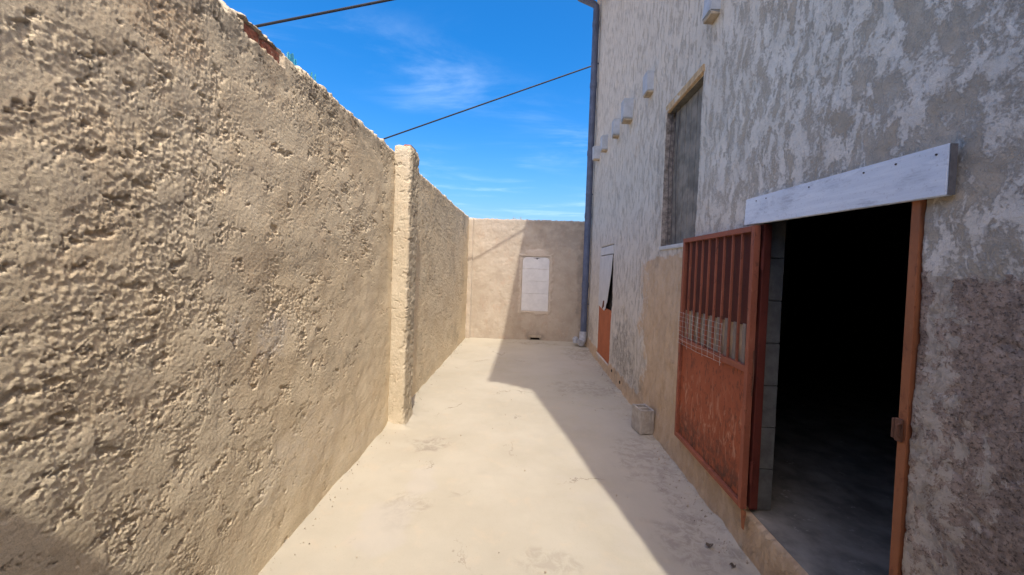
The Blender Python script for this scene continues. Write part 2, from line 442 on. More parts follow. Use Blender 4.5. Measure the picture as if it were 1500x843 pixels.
M['jamb'] = simple('grey_jamb_cement', (0.155, 0.15, 0.135), 0.25, 14, 0.93, 0.5, 90)
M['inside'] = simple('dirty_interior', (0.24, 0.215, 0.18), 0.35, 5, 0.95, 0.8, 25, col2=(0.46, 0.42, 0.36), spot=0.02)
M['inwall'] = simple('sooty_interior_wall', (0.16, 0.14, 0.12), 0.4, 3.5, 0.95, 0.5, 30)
M['infill'] = simple('whitewashed_block', (0.66, 0.655, 0.65), 0.06, 10, 0.9, 0.35, 90)
M['mortar'] = simple('mortar_smear', (0.55, 0.49, 0.42), 0.12, 10, 0.95, 0.5, 70)
M['joist'] = simple('whitewashed_joist_end', (0.41, 0.44, 0.485), 0.12, 11, 0.85, 0.3, 70)
M['pipe'] = simple('blue_grey_drainpipe', (0.09, 0.108, 0.165), 0.2, 6, 0.5)
M['pipe_white'] = simple('white_plastic_elbow', (0.36, 0.375, 0.41), 0.15, 20, 0.5)
M['cable'] = simple('black_cable_sheath', (0.018, 0.02, 0.026), 0.2, 10, 0.6)
M['lintel'] = simple('ochre_lintel', (0.50, 0.36, 0.21), 0.22, 16, 0.92, 0.6, 55, col2=(0.30, 0.20, 0.12), spot=0.03)
M['end'] = simple('shaded_board_end', (0.13, 0.13, 0.14), 0.25, 30, 0.85)  # dark grey that paints the shade on the lintel board's end
M['tan_cement'] = simple('tan_bounce_and_lintel', (0.42, 0.355, 0.27), 0.2, 16, 0.92, 0.5, 60)  # drain lintel, and the painted bounce light under the joist ends
M['shutter'] = simple('weathered_grey_board', (0.215, 0.19, 0.155), 0.3, 9, 0.9, 0.4, 50)
M['rubble'] = simple('rough_reveal', (0.25, 0.215, 0.19), 0.45, 26, 0.95, 0.9, 60, col2=(0.10, 0.08, 0.07), spot=0.02)
M['sill'] = simple('pale_sill', (0.5, 0.5, 0.49), 0.1, 12, 0.85)
M['sheet'] = simple('torn_white_sheet', (0.56, 0.55, 0.525), 0.07, 6, 0.7)
M['wire'] = simple('galvanised_wire', (0.50, 0.475, 0.43), 0.2, 30, 0.5)
M['slat'] = simple('pale_wooden_slat', (0.235, 0.19, 0.155), 0.15, 20, 0.9)
M['tile'] = simple('clay_roof', (0.40, 0.19, 0.11), 0.25, 9, 0.9, 0.4, 30)
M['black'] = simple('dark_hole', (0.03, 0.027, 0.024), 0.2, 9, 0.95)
M['leaf'] = simple('dry_leaf', (0.13, 0.105, 0.085), 0.3, 60, 0.9)
M['straw'] = simple('dry_weed', (0.36, 0.30, 0.18), 0.3, 40, 0.9)
M['grit'] = simple('wall_grit', (0.40, 0.34, 0.27), 0.35, 45, 0.95)
def mat_glass():
    m, t, b = new_mat('green_bottle_glass')
    b.inputs['Base Color'].default_value = (0.18, 0.62, 0.55, 1); b.inputs['Roughness'].default_value = 0.05
    b.inputs['Transmission Weight'].default_value = 0.85; b.inputs['IOR'].default_value = 1.5
    return m
M['glass'] = mat_glass()

# ------------------------------------------------------------------ layout numbers (metres; y runs along the alley)
XL, XR, YB = -1.31, 1.33, 8.45
HL = 2.695

# ------------------------------------------------------------------ ground and alley floor
g = MB(); g.quadbox((-400, -400, -0.6), (400, 400, -0.05))
tag(g.build('ground', M['dirt']), kind='structure')
def alley_floor():
    xs = np.arange(-1.40, 1.405, 0.02); ys = np.concatenate([np.arange(-0.45, 1.5, 0.06), np.arange(1.5, 5, 0.018), np.arange(5, 8.6, 0.03)])
    X, Y = np.meshgrid(xs, ys, indexing='ij')
    Z = 0.006*fbm(X*1.1, Y*0.9, 5, 3) + 0.0035*fbm(X*6, Y*5, 9, 3)
    Z += 0.028*np.exp(-np.clip(X-XL, 0, 9)/0.045)*(0.6+0.6*fbm(Y*3, X*2, 3, 3)) + 0.03*np.exp(-np.clip(XR-X, 0, 9)/0.05)*(0.6+0.7*fbm(Y*4, X, 4, 3))
    Z += 0.02*np.exp(-np.clip(YB-Y, 0, 9)/0.05)
    dx = np.clip(np.abs(X+1.24)-0.09, 0, 9); dy = np.clip(np.abs(Y-3.83)-0.15, 0, 9)
    Z += 0.035*np.exp(-np.hypot(dx, dy)/0.05)*(0.7+0.6*fbm(X*7, Y*7, 12, 3))
    st = np.zeros_like(X)
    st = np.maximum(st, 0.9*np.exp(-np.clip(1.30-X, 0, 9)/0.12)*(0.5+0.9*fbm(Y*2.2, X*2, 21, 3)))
    for cx, cy, rx, ry, a in ((-0.80, 3.35, 0.22, 0.16, 0.75), (-0.75, 2.45, 0.14, 0.22, 0.5), (1.1, 3.3, 0.3, 0.5, 0.9), (1.1, 2.3, 0.25, 0.35, 0.9), (0.9, 5.2, 0.45, 0.35, 0.6), (0.15, 8.2, 0.5, 0.18, 0.7), (1.05, 7.4, 0.3, 0.7, 0.7), (0.2, 2.05, 0.18, 0.1, 0.4)):
        st = np.maximum(st, a*blob(X, Y, cx, cy, rx, ry, 31))
    gy = np.zeros_like(X)
    for cx, cy, rx, ry, a in ((-0.84, 2.32, 0.16, 0.28, 0.7), (-0.72, 2.75, 0.10, 0.2, 0.6), (0.2, 7.0, 0.8, 1.2, 0.35), (0.95, 3.2, 0.5, 1.6, 0.35)):
        gy = np.maximum(gy, a*blob(X, Y, cx, cy, rx, ry, 41))
    P = np.stack([X, Y, Z], -1)
    tag(grid('alley_floor', P, None, M['floor'], {'stain': np.clip(st, 0, 1), 'grey': gy}), kind='structure')
alley_floor()

# ------------------------------------------------------------------ rough render height field
def render_height(u, v, rough_mask, seed, amp=1.0):
    """thrown and partly trowelled render: crumbs and pits between smeared flats"""
    wu = u + 0.006*fbm(u*30, v*30, seed+1, 3); wv = v + 0.006*fbm(u*30, v*30, seed+2, 3)
    d1, i1 = worley(wu/0.0085, wv/0.0076, seed+3)
    d2, i2 = worley(wu/0.0175, wv/0.0145, seed+4)
    crumb = sst(fbm(u*44, v*50, seed+5, 4, 0.62), -0.25, 0.35)
    lump = 0.0036*crumb + (1-sst(d1, 0.25, 0.62))*(i1 > 0.35)*(0.3+0.7*i1)*0.0017 + (1-sst(d2, 0.2, 0.5))*(i2 > 0.62)*0.0032
    flat = 0.0050 + 0.0018*fbm(u*6, v*6, seed+6, 3) + 0.0005*fbm((u+v*0.7)*12, (v-u*0.7)*50, seed+7, 3) + 0.0011*fbm(u*75, v*85, seed+8, 4, 0.65)
    k = sst(rough_mask + 0.50*fbm(u*8, v*9, seed+10, 6, 0.66), 0.02, 0.12)
    sp = sst(fbm(u*120, v*130, seed+16, 2), 0.45, 0.7)*0.0012           # stray grains on the smeared parts
    flat = flat + sp
    # torn seams along the trowel strokes
    sm = fbm((u*0.85+v*0.5)*5, (v*0.85-u*0.5)*10, seed+11, 5, 0.62)
    ridge = -0.0080*np.exp(-(sm/0.030)**2)*sst(fbm(u*5, v*5, seed+12, 3), 0.12, 0.40)*(0.4+0.9*crumb)
    pit = -0.0130*sst(fbm(u*11, v*15, seed+13, 5, 0.66), 0.46, 0.66)*k
    big = 0.008*fbm(u*1.7, v*1.7, seed+9, 3) + 0.0032*fbm(u*4.2, v*4.2, seed+14, 3)
    return amp*(k*lump + (1-k)*flat + ridge + pit) + big

# ------------------------------------------------------------------ side wall (left)
def side_wall():
    ys = np.concatenate([np.arange(-0.6, 0.8, 0.05), np.arange(0.8, 1.7, 0.0033), np.arange(1.7, 2.5, 0.0045), np.arange(2.5, 3.75, 0.0068), np.arange(3.75, 5.2, 0.010), np.arange(5.2, 8.75, 0.018)])
    ys = ys[np.concatenate([[True], np.diff(ys) > 0.002])]
    zs = np.linspace(0, 1, 640)
    U, T = np.meshgrid(ys, zs, indexing='ij')
    ztop = HL + 0.012*fbm(ys*2.1, ys*0+3.3, 2, 3) + 0.009*fbm(ys*14, ys*0+1.7, 6, 4)
    V = -0.06 + T*(ztop[:, None]+0.06)
    big = fbm(U*1.35, V*1.35, 51, 3)
    cen = np.exp(-(((U-1.35)/0.75)**2+((V-1.75)/0.85)**2))
    low = sst(V, 0.9, 0.2)*0.25 + sst(U, 1.7, 3.2)*0.16
    R_ = big*0.5 + cen*0.27 - 0.10 - low
    far = sst(U, 3.4, 6.0)
    Hh = render_height(U, V, R_, 60, 0.86)*(1-0.35*far) + far*0.003*fbm(U*25, V*25, 63, 3)
    # chipped upper edge and the broken patch that shows brick
    tt = (ztop[:, None]-V)
    Hh -= 0.030*np.exp(-tt/0.012)*(0.8+0.8*fbm(U*22, V*22, 71, 3))
    brk = (sst(U+0.02*fbm(U*20, V*20, 74, 3), 1.70, 1.735)*(1-sst(U, 1.965, 2.01)))*(1-sst(tt + 0.018*fbm(U*24, V*24, 73, 3), 0.075, 0.095))*sst(tt + 0.010*fbm(U*30, V*30, 76, 3), 0.010, 0.020)
    brk2 = (sst(U, 1.15, 1.3)*(1-sst(U, 1.62, 1.70)))*(1-sst(tt + 0.02*fbm(U*18, V*18, 75, 3), 0.02, 0.045))
    Hh -= 0.034*brk + 0.02*brk2
    X = XL + Hh - 0.004
    P = np.stack([X, U, V], -1)
    # over the top and down the back
    xt = X[:, -1]
    cols = []
    for k, fx in enumerate((0.05, 0.2, 0.45, 0.75, 1.0)):
        x = xt*(1-fx) + (XL-0.24)*fx
        z = ztop + 0.010*fbm(ys*9, ys*0+5+k*2.3, 81+k, 3) + (0.006 if 0 < fx < 1 else 0)
        cols.append(np.stack([x, ys, z], -1))
    cols.append(np.stack([np.full_like(ys, XL-0.25), ys, ztop-0.05], -1)); cols.append(np.stack([np.full_like(ys, XL-0.25), ys, np.full_like(ys, -0.06)], -1))
    P = np.concatenate([P, np.stack(cols, 1)], 1)
    ne = len(cols)
    ext = lambda A, val: np.concatenate([A, np.full((A.shape[0], ne), val)], 1)
    grime = np.exp(-tt/0.10)*0.95 + 0.6*blob(U, V, 1.55, 2.58, 0.5, 0.14, 91) + 0.5*blob(U, V, 2.5, 2.62, 1.2, 0.14, 92) + 0.45*sst(fbm(U*1.1, V*1.6, 95, 4), 0.25, 0.7) + 0.35*blob(U, V, 5.8, 2.35, 2.4, 0.4, 96)
    pale = 0.9*blob(U, V, 1.98, 1.21, 0.14, 0.12, 93) + 0.6*blob(U, V, 1.70, 1.28, 0.09, 0.09, 94) + 0.45*blob(U, V, 2.35, 0.45, 0.5, 0.22, 97) + 0.35*blob(U, V, 3.1, 0.12, 0.8, 0.12, 98)
    ochre = 0.8*blob(U, V, 1.35, 2.42, 0.20, 0.12, 99) + 0.5*blob(U, V, 1.75, 1.55, 0.2, 0.12, 100) + 0.4*sst(fbm(U*2.3, V*2.3, 101, 4), 0.35, 0.8)
    broken = np.clip(brk*0.8 + brk2*0.6 + np.exp(-tt/0.006)*0.4, 0, 1)
    w = grid('side_wall', P, None, M['render'], {'grime': ext(np.clip(grime, 0, 1), 0.15), 'pale': ext(np.clip(pale, 0, 1), 0.6), 'ochre': ext(np.clip(ochre, 0, 1), 0), 'broken': ext(broken, 0.6)}, flip=True, origin=(XL-0.12, 4.0, 0))
    tag(w, 'long sunlit boundary wall of coarse sandy render along the left of the alley', 'wall')
    # bare bricks in the broken upper edge
    for y0, y1 in ((1.715, 1.84), (1.850, 1.985)):
        b = MB(); b.quadbox((XL-0.16, y0, HL-0.095), (XL-0.022, y1, HL-0.014), jit=0.006)
        b.build('brick', M['brick'], w, bevel=0.008, seg=2)
    # broken bottle glass set in the top
    rnd = random.Random(3)
    for y, h, wd in ((2.10, 0.050, 0.035), (2.135, 0.062, 0.04), (2.165, 0.045, 0.03), (2.33, 0.055, 0.014), (2.37, 0.062, 0.010)):
        a = rnd.uniform(-0.6, 0.6); x = XL-0.05
        poly = [(-wd/2, -0.03), (wd/2, -0.03), (wd/2*0.7, h*0.55), (wd*0.12, h), (-wd/2*0.8, h*0.72)]
        b = MB(); b.prism(poly, -0.003, 0.003, 1)
        b.v = [(x + px*math.sin(a)+py*math.cos(a), y + px*math.cos(a)-py*math.sin(a), HL+0.005+pz) for px, py, pz in b.v]
        b.build('glass_shard', M['glass'], w)
    # pillar: path round its three faces, displaced along the normals
    x0, x1, y0, y1, zt = XL-0.01, XL+0.150, 3.69, 3.975, 2.745
    r = 0.022
    path = []
    def seg(a, b, n, nrm):
        for k in range(n):
            f = k/n; path.append((a[0]*(1-f)+b[0]*f, a[1]*(1-f)+b[1]*f, *nrm))
    seg((x0, y0), (x1-r, y0), 26, (0, -1))
    for k in range(8): a = k/8*math.pi/2; path.append((x1-r+r*math.sin(a), y0+r-r*math.cos(a), math.sin(a), -math.cos(a)))
    seg((x1, y0+r), (x1, y1-r), 34, (1, 0))
    for k in range(8): a = k/8*math.pi/2; path.append((x1-r+r*math.cos(a), y1-r+r*math.sin(a), math.cos(a), math.sin(a)))
    seg((x1-r, y1), (x0, y1), 12, (0, 1)); path.append((x0, y1, 0, 1))
    path = np.array(path)
    s = np.concatenate([[0], np.cumsum(np.hypot(*np.diff(path[:, :2], axis=0).T))])
    zz = np.linspace(-0.06, zt, 420)
    SU, SV = np.meshgrid(s, zz, indexing='ij')
    h = 0.55*render_height(SU*1.0+20, SV, 0.15+0*SU, 130) + 0.006*fbm(SU*6, SV*3, 131, 3)
    corner = np.exp(-((s-0.165)/0.022)**2)[:, None] + np.exp(-((s-0.44)/0.03)**2)[:, None]
    h += -0.011*corner*sst(fbm(SU*3, SV*7, 133, 5), 0.15, 0.6) - 0.010*sst(SV, zt-0.05, zt)
    side = sst(s, 0.17, 0.20)[:, None]
    h += side*(0.005*fbm(SU*15, SV*15, 134, 4))
    # foot flares a little
    h += 0.02*np.exp(-(SV)/0.05)
    PX = path[:, 0][:, None] + path[:, 2][:, None]*h; PY = path[:, 1][:, None] + path[:, 3][:, None]*h
    PP = np.stack([PX, PY, SV + 0*h], -1)
    cx, cy = (x0+x1)/2, (y0+y1)/2
    caps = []
    for f, dz in ((0.8, 0.012), (0.4, 0.022), (0.0, 0.026)):
        q = PP[:, -1].copy(); q[:, 0] = cx+(q[:, 0]-cx)*f; q[:, 1] = cy+(q[:, 1]-cy)*f; q[:, 2] = zt+dz+0.008*fbm(q[:, 0]*20, q[:, 1]*20, 140, 3); caps.append(q)
    PP = np.concatenate([PP, np.stack(caps, 1)], 1)
    zer = np.zeros(PP.shape[:2]); pal = zer.copy(); pal[:] = 0.35
    gr = zer.copy(); gr[:, :420] = np.clip(0.5*side*sst(fbm(SU*5, SV*5, 141, 3), -0.2, 0.5) + 0.4*sst(SV, zt-0.25, zt)*side, 0, 1)
    grid('pillar', PP, w, M['pillar'], {'grime': gr, 'pale': zer, 'ochre': zer, 'broken': zer})
    b = MB(); b.quadbox((XL+0.055, 3.735, 2.715), (XL+0.135, 3.90, 2.772), jit=0.006); b.build('brick', M['brick'], w, bevel=0.008, seg=2)
side_wall()

# ------------------------------------------------------------------ end wall
def end_wall():
    wx0, wx1, wz0, wz1 = -0.10, 0.495, 0.668, 1.862
    dx0, dx1, dz1 = 0.135, 0.33, 0.085
    xs = np.unique(np.round(np.concatenate([np.arange(-1.60, 1.62, 0.012), [wx0, wx1, dx0, dx1]]), 4))
    zs = np.unique(np.round(np.concatenate([np.arange(-0.06, 2.67, 0.012), [wz0, wz1, dz1, 2.67]]), 4))
    U, V = np.meshgrid(xs, zs, indexing='ij')
    zt = 0.010*fbm(xs*2, xs*0+0.7, 201, 3) + 0.008*fbm(xs*16, xs*0+2.1, 203, 3)
    Vz = V + zt[:, None]*(V/2.67)
    h = 0.009*fbm(U*1.6, V*1.6, 205, 3) + 0.004*fbm(U*9, V*9, 206, 4) + 0.35*render_height(U+40, V, fbm(U*2, V*2, 207, 3)*0.6-0.05, 208)
    # smeared mortar round the bricked-up window
    dist = np.hypot(np.clip(np.abs(U-(wx0+wx1)/2)-(wx1-wx0)/2, 0, 9), np.clip(np.abs(V-(wz0+wz1)/2)-(wz1-wz0)/2, 0, 9))
    ring = 1-sst(dist+0.045*fbm(U*9, V*9, 210, 4), 0.035, 0.085)
    arch = blob(U, V, 0.2, 1.93, 0.27, 0.10, 211, 0.35)
    ring = np.clip(np.maximum(ring, arch), 0, 1)
    h += 0.014*ring
    pil = 1-sst(U, -1.222, -1.205)
    h += 0.05*pil
    h -= 0.02*np.exp(-(2.67-V)/0.012)
    hole = np.zeros((len(xs)-1, len(zs)-1), bool)
    xm = (xs[:-1]+xs[1:])/2; zm = (zs[:-1]+zs[1:])/2
    hole |= ((xm > wx0) & (xm < wx1))[:, None] & ((zm > wz0) & (zm < wz1))[None]
    hole |= ((xm > dx0) & (xm < dx1))[:, None] & (zm < dz1)[None]
    Y = YB - h
    e1 = (U >= wx0-1e-6) & (U <= wx1+1e-6) & (V >= wz0-1e-6) & (V <= wz1+1e-6)
    e2 = (U >= dx0-1e-6) & (U <= dx1+1e-6) & (V <= dz1+1e-6)
    Y = np.where(e1, YB+0.012, Y); Y = np.where(e2, YB+0.05, Y)
    P = np.stack([U, Y, Vz], -1)
    top = P[:, -1].copy(); t2 = []
    for f in (0.15, 0.5, 1.0):
        q = top.copy(); q[:, 1] = top[:, 1]*(1-f)+(YB+0.22)*f; q[:, 2] += 0.012*(f < 1)+0.01*fbm(xs*11, xs*0+f*9, 215, 3); t2.append(q)
    q = top.copy(); q[:, 1] = YB+0.22; q[:, 2] = -0.06; t2.append(q)
    P = np.concatenate([P, np.stack(t2, 1)], 1)
    hole = np.concatenate([hole, np.zeros((hole.shape[0], 4), bool)], 1)
    ext = lambda A, v: np.concatenate([A, np.full((A.shape[0], 4), v)], 1)
    gr = 0.9*np.exp(-(2.67-V)/0.16)*sst(U, -0.9, 0.3) + 0.35*np.exp(-(2.67-V)/0.06) + 0.45*np.exp(-V/0.12) + 0.75*blob(U, V, 0.23, 0.1, 0.2, 0.14, 220) + 0.5*blob(U, V, 0.9, 2.3, 0.7, 0.3, 221) + 0.8*blob(U, V, 1.25, 1.2, 0.14, 1.6, 222)
    w = grid('end_wall', P, None, M['endwall'], {'grime': ext(np.clip(gr, 0, 1), 0.1), 'pale': ext(np.clip(ring*0.8+pil*0.35, 0, 1), 0.5)}, hole=hole, origin=(0, YB+0.1, 0))
    tag(w, 'low rendered wall closing the far end of the alley, with a bricked-up white window', 'wall')
    # the white blocks that fill the old window
    zc = [0.668, 1.045, 1.10, 1.46, 1.862]
    zc = [0.668, 1.055, 1.33, 1.60, 1.862]
    for k in range(4):
        if k == 3:
            a0, a1, c0, c1 = wx0+0.004, wx1-0.004, zc[3]+0.0015, zc[4]-0.0015
            b = MB(); b.prism([(a0, c0), (a1, c0), (a1, c1-0.085), (a1-0.012, c1-0.045), (a1-0.045, c1-0.012), (a1-0.10, c1), (a0+0.12, c1-0.003), (a0+0.055, c1-0.012), (a0+0.018, c1-0.04), (a0, c1-0.09)], YB-0.004, YB+0.12, 1)
            b.build('infill_block', M['infill'], w, bevel=0.004); continue
        b = MB(); b.quadbox((wx0+0.004, YB-0.004, zc[k]+0.0015), (wx1-0.004, YB+0.12, zc[k+1]-0.0015), jit=0.002)
        b.build('infill_block', M['infill'], w, bevel=0.004)
    b = MB(); b.quadbox((wx0-0.02, YB+0.010, wz0-0.02), (wx1+0.02, YB+0.2, wz1+0.02)); b.build('mortar_bed', M['mortar'], w)
    b = MB(); b.prism([(0.12, 1.842), (0.30, 1.845), (0.235, 1.829), (0.215, 1.805), (0.20, 1.828)], YB-0.0065, YB-0.003, 1); b.build('mortar_chip', M['black'], w)
    b = MB(); b.quadbox((dx0-0.02, YB+0.05, -0.05), (dx1+0.02, YB+0.2, dz1+0.02)); b.build('drain_hole', M['black'], w)
    b = MB(); b.quadbox((dx0-0.05, YB-0.03, dz1), (dx1+0.04, YB+0.03, dz1+0.045), jit=0.006); b.build('drain_lintel', M['tan_cement'], w, bevel=0.01, seg=2)
    # weeds rooted on the coping
    rnd = random.Random(5)
    for i, x in enumerate((-0.33, -0.20)):
        b = MB()
        for k in range(9):
            a = rnd.uniform(0, 6.28); L = rnd.uniform(0.03, 0.085); s = rnd.uniform(0.3, 1.0)
            p0 = Vector((x+rnd.uniform(-.02, .02), YB+0.08, 2.665)); d = Vector((math.cos(a)*s, math.sin(a)*s, 1)).normalized()
            b.tube([p0, p0+d*L*0.5, p0+d*L+Vector((math.cos(a), math.sin(a), 0))*0.02], [0.002, 0.0016, 0.0008], 4)
            tip = p0+d*L
            b.prism([(-.006, 0), (0, .012), (.006, 0)], -.001, .001, 1); b.v[-6:] = [(v[0]+tip.x, v[1]+tip.y, v[2]+tip.z) for v in b.v[-6:]]
        tag(b.build('dry_weed', M['straw']), ('left' if i == 0 else 'right') + ' one of two tiny weed tufts on top of the end wall', 'weed', 'dry weeds on the end wall')
end_wall()

# ------------------------------------------------------------------ wall behind the camera (its shadow falls on the left wall)
b = MB(); b.quadbox((-1.30, -0.62, -0.05), (1.62, -0.385, 2.80), jit=0.004)
tag(b.build('rear_wall', M['endwall'], bevel=0.012, seg=2), 'rendered wall that closes the alley behind the viewer', 'wall')

# ------------------------------------------------------------------ farm building (right)
BLD = empty('farm_building', (3.4, 4.0, 0))
tag(BLD, 'tall farm building with flaking white paint and an open doorway', 'building')
DOOR = (1.338, 2.250, 0.235, 1.960)
WIN = (3.10, 3.875, 1.865, 3.185)
SDR = (5.955, 6.985, 0.135, 2.03)
def facade():
    ys = np.concatenate([np.arange(-0.34, 0.9, 0.04), np.arange(0.9, 2.6, 0.0085), np.arange(2.6, 4.5, 0.014), np.arange(4.5, 8.61, 0.025)])
    zs = np.concatenate([np.arange(-0.06, 2.9, 0.0105), np.arange(2.9, 4.2, 0.016), np.arange(4.2, 7.6, 0.04)])
    ys = ys[np.all(np.abs(ys[:, None]-np.array([*DOOR[:2], *WIN[:2], *SDR[:2]])) > 0.004, 1)]
    zs = zs[np.all(np.abs(zs[:, None]-np.array([*DOOR[2:], *WIN[2:], *SDR[2:]])) > 0.004, 1)]
    ys = np.unique(np.concatenate([ys, DOOR[:2], WIN[:2], SDR[:2], [8.60]])); zs = np.unique(np.concatenate([zs, DOOR[2:], WIN[2:], SDR[2:], [7.60]]))
    U, V = np.meshgrid(ys, zs, indexing='ij')
    h = 0.008*fbm(U*1.3, V*1.3, 301, 3) + 0.003*fbm((U*0.8+V*0.5)*7, (V*0.8-U*0.5)*2.5, 303, 4) + 0.0022*fbm(U*26, V*26, 305, 3)
    brown = 1-sst(V-0.03*fbm(U*6, V*6, 309, 3), 1.50, 1.72)
    brown = brown*(1-sst(U, 1.8, 2.0))
    edge = np.exp(-np.abs(U-1.33)/0.05)*sst(V, 2.0, 1.75)
    brown = np.clip(brown + 0.45*edge*sst(V, 1.95, 1.5), 0, 1)
    tan = (1-sst(V, 1.66, 1.88))*sst(U, 2.2, 2.3)*(1-sst(U+0.10*sst(V, 1.0, 0.2)+0.25*fbm(U*1.5, V*2.2, 310, 4), 3.85, 4.95))
    foot = (1-sst(V-0.03*fbm(U*5, V*5, 311, 3), 0.16, 0.27))
    tan = np.clip(np.maximum(tan, np.maximum(foot*np.where(U < 2.3, 1.0, 0.8), (V < 0.29)*1.0*(U > 1.30)*(U < 2.4))), 0, 1)
    tan = np.maximum(tan, 0.8*blob(U, V, 2.55, 3.5, 0.3, 0.2, 312)*0)
    fleck = blob(U, V, 1.29, 0.9, 0.10, 0.85, 313, 0.5) + 0.7*blob(U, V, 1.2, 1.0, 0.13, 0.3, 314) + 0.8*blob(U, V, 1.27, 1.45, 0.06, 0.3, 319)
    stain = 0.95*blob(U, V, 5.2, 0.55, 0.6, 0.45, 315) + 0.6*blob(U, V, 7.9, 0.35, 0.5, 0.35, 316) + 0.5*blob(U, V, 4.7, 0.25, 0.7, 0.15, 317) + 0.35*np.exp(-np.clip(V-0.02, 0, 9)/0.05) + 0.45*blob(U, V, 4.0, 2.55, 0.14, 0.9, 318)
    h += 0.25*render_height(U+60, V, brown-0.4, 320)*(0.5+brown)
    h += -0.006*brown + 0.012*foot + 0.018*np.exp(-np.clip(V, 0, 9)/0.05)
    X = XR - h
    hole = np.zeros((len(ys)-1, len(zs)-1), bool); ym = (ys[:-1]+ys[1:])/2; zm = (zs[:-1]+zs[1:])/2
    for a, b_, c, d in (DOOR, WIN, SDR):
        hole |= ((ym > a) & (ym < b_))[:, None] & ((zm > c) & (zm < d))[None]
        e = (U > a-1e-5) & (U < b_+1e-5) & (V > c-1e-5) & (V < d+1e-5)
        X = np.where(e, XR+0.022, X)
    X[0] = XR+0.02; X[-1] = XR+0.02
    P = np.stack([X, U, V], -1)
    o = grid('facade', P, BLD, M['facade'], {'brown': brown, 'tan': tan, 'fleck': np.clip(fleck, 0, 1), 'stain': np.clip(stain, 0, 1)}, hole=hole)
    # masonry core behind the render
    c = MB(); x0, x1 = XR+0.018, 1.467
    ya, yb = -0.338, 8.598
    c.quadbox((x0, ya, -0.05), (x1, DOOR[0], 7.58)); c.quadbox((x0, DOOR[1]+0.005, -0.05), (x1, WIN[0], 7.58))
    c.quadbox((x0, DOOR[0], DOOR[3]), (x1, DOOR[1]+0.005, 7.58)); c.quadbox((x0, DOOR[0], -0.05), (x1, DOOR[1]+0.005, 0.228))
    c.quadbox((x0, WIN[0], -0.05), (x1, WIN[1], WIN[2])); c.quadbox((x0, WIN[0], WIN[3]), (x1, WIN[1], 7.58))
    c.quadbox((x0, WIN[1], -0.05), (x1, SDR[0], 7.58))
    c.quadbox((x0, SDR[0], -0.05), (x1, SDR[1], SDR[2])); c.quadbox((x0, SDR[0], SDR[3]), (x1, SDR[1], 7.58))
    c.quadbox((x0, SDR[1], -0.05), (x1, yb, 7.58))
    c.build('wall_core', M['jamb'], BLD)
    c = MB(); c.quadbox((1.470, -0.338, -0.05), (5.8, -0.10, 7.58)); c.quadbox((1.470, 8.36, -0.05), (5.8, 8.598, 7.58)); c.quadbox((5.805, -0.338, -0.05), (6.0, 8.598, 7.58))
    c.build('outer_wall', M['facade'], BLD)
    # room behind the doorway
    ys2 = np.arange(-0.1, 8.36, 0.04); xs2 = np.arange(1.352, 5.8, 0.04)
    A, B = np.meshgrid(xs2, ys2, indexing='ij')
    Zf = 0.235 + 0.008*fbm(A*1.7, B*1.7, 331, 3) + 0.014*sst(fbm(A*5, B*5, 333, 4), 0.15, 0.7)*sst(A, 1.55, 2.0)
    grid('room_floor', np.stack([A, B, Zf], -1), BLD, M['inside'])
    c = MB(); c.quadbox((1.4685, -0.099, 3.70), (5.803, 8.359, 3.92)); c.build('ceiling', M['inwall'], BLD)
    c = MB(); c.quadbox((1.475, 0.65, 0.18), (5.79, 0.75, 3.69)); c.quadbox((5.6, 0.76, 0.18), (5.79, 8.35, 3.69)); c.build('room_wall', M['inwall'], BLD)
    # jamb of stacked blocks seen edge-on in the doorway
    z = 0.243
    while z < 1.93:
        h_ = min(0.243, 1.955-z)
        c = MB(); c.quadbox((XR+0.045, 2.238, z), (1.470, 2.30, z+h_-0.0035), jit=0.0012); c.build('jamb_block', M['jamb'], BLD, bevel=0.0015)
        z += 0.245
    # roof: stepped tile ends at the verge, gutter along the eave
    stp = [(1.33, -0.345), (1.20, -0.345), (1.20, -0.24), (1.06, -0.24), (1.06, -0.16), (0.92, -0.16), (0.92, -0.10), (0.79, -0.10), (0.79, 8.62), (6.2, 8.62), (6.2, -0.345)]
    b2 = MB(); n = len(stp)
    for dz in (0.0, 0.09):
        for x, y in stp: b2.v.append((x, y, 7.61+dz+(x-0.79)*0.02))
    b2.f.append(tuple(range(n))[::-1]); b2.f.append(tuple(range(n, 2*n)))
    for k in range(n): b2.f.append((k, (k+1) % n, n+(k+1) % n, n+k))
    b2.build('roof', M['tile'], BLD)
facade()

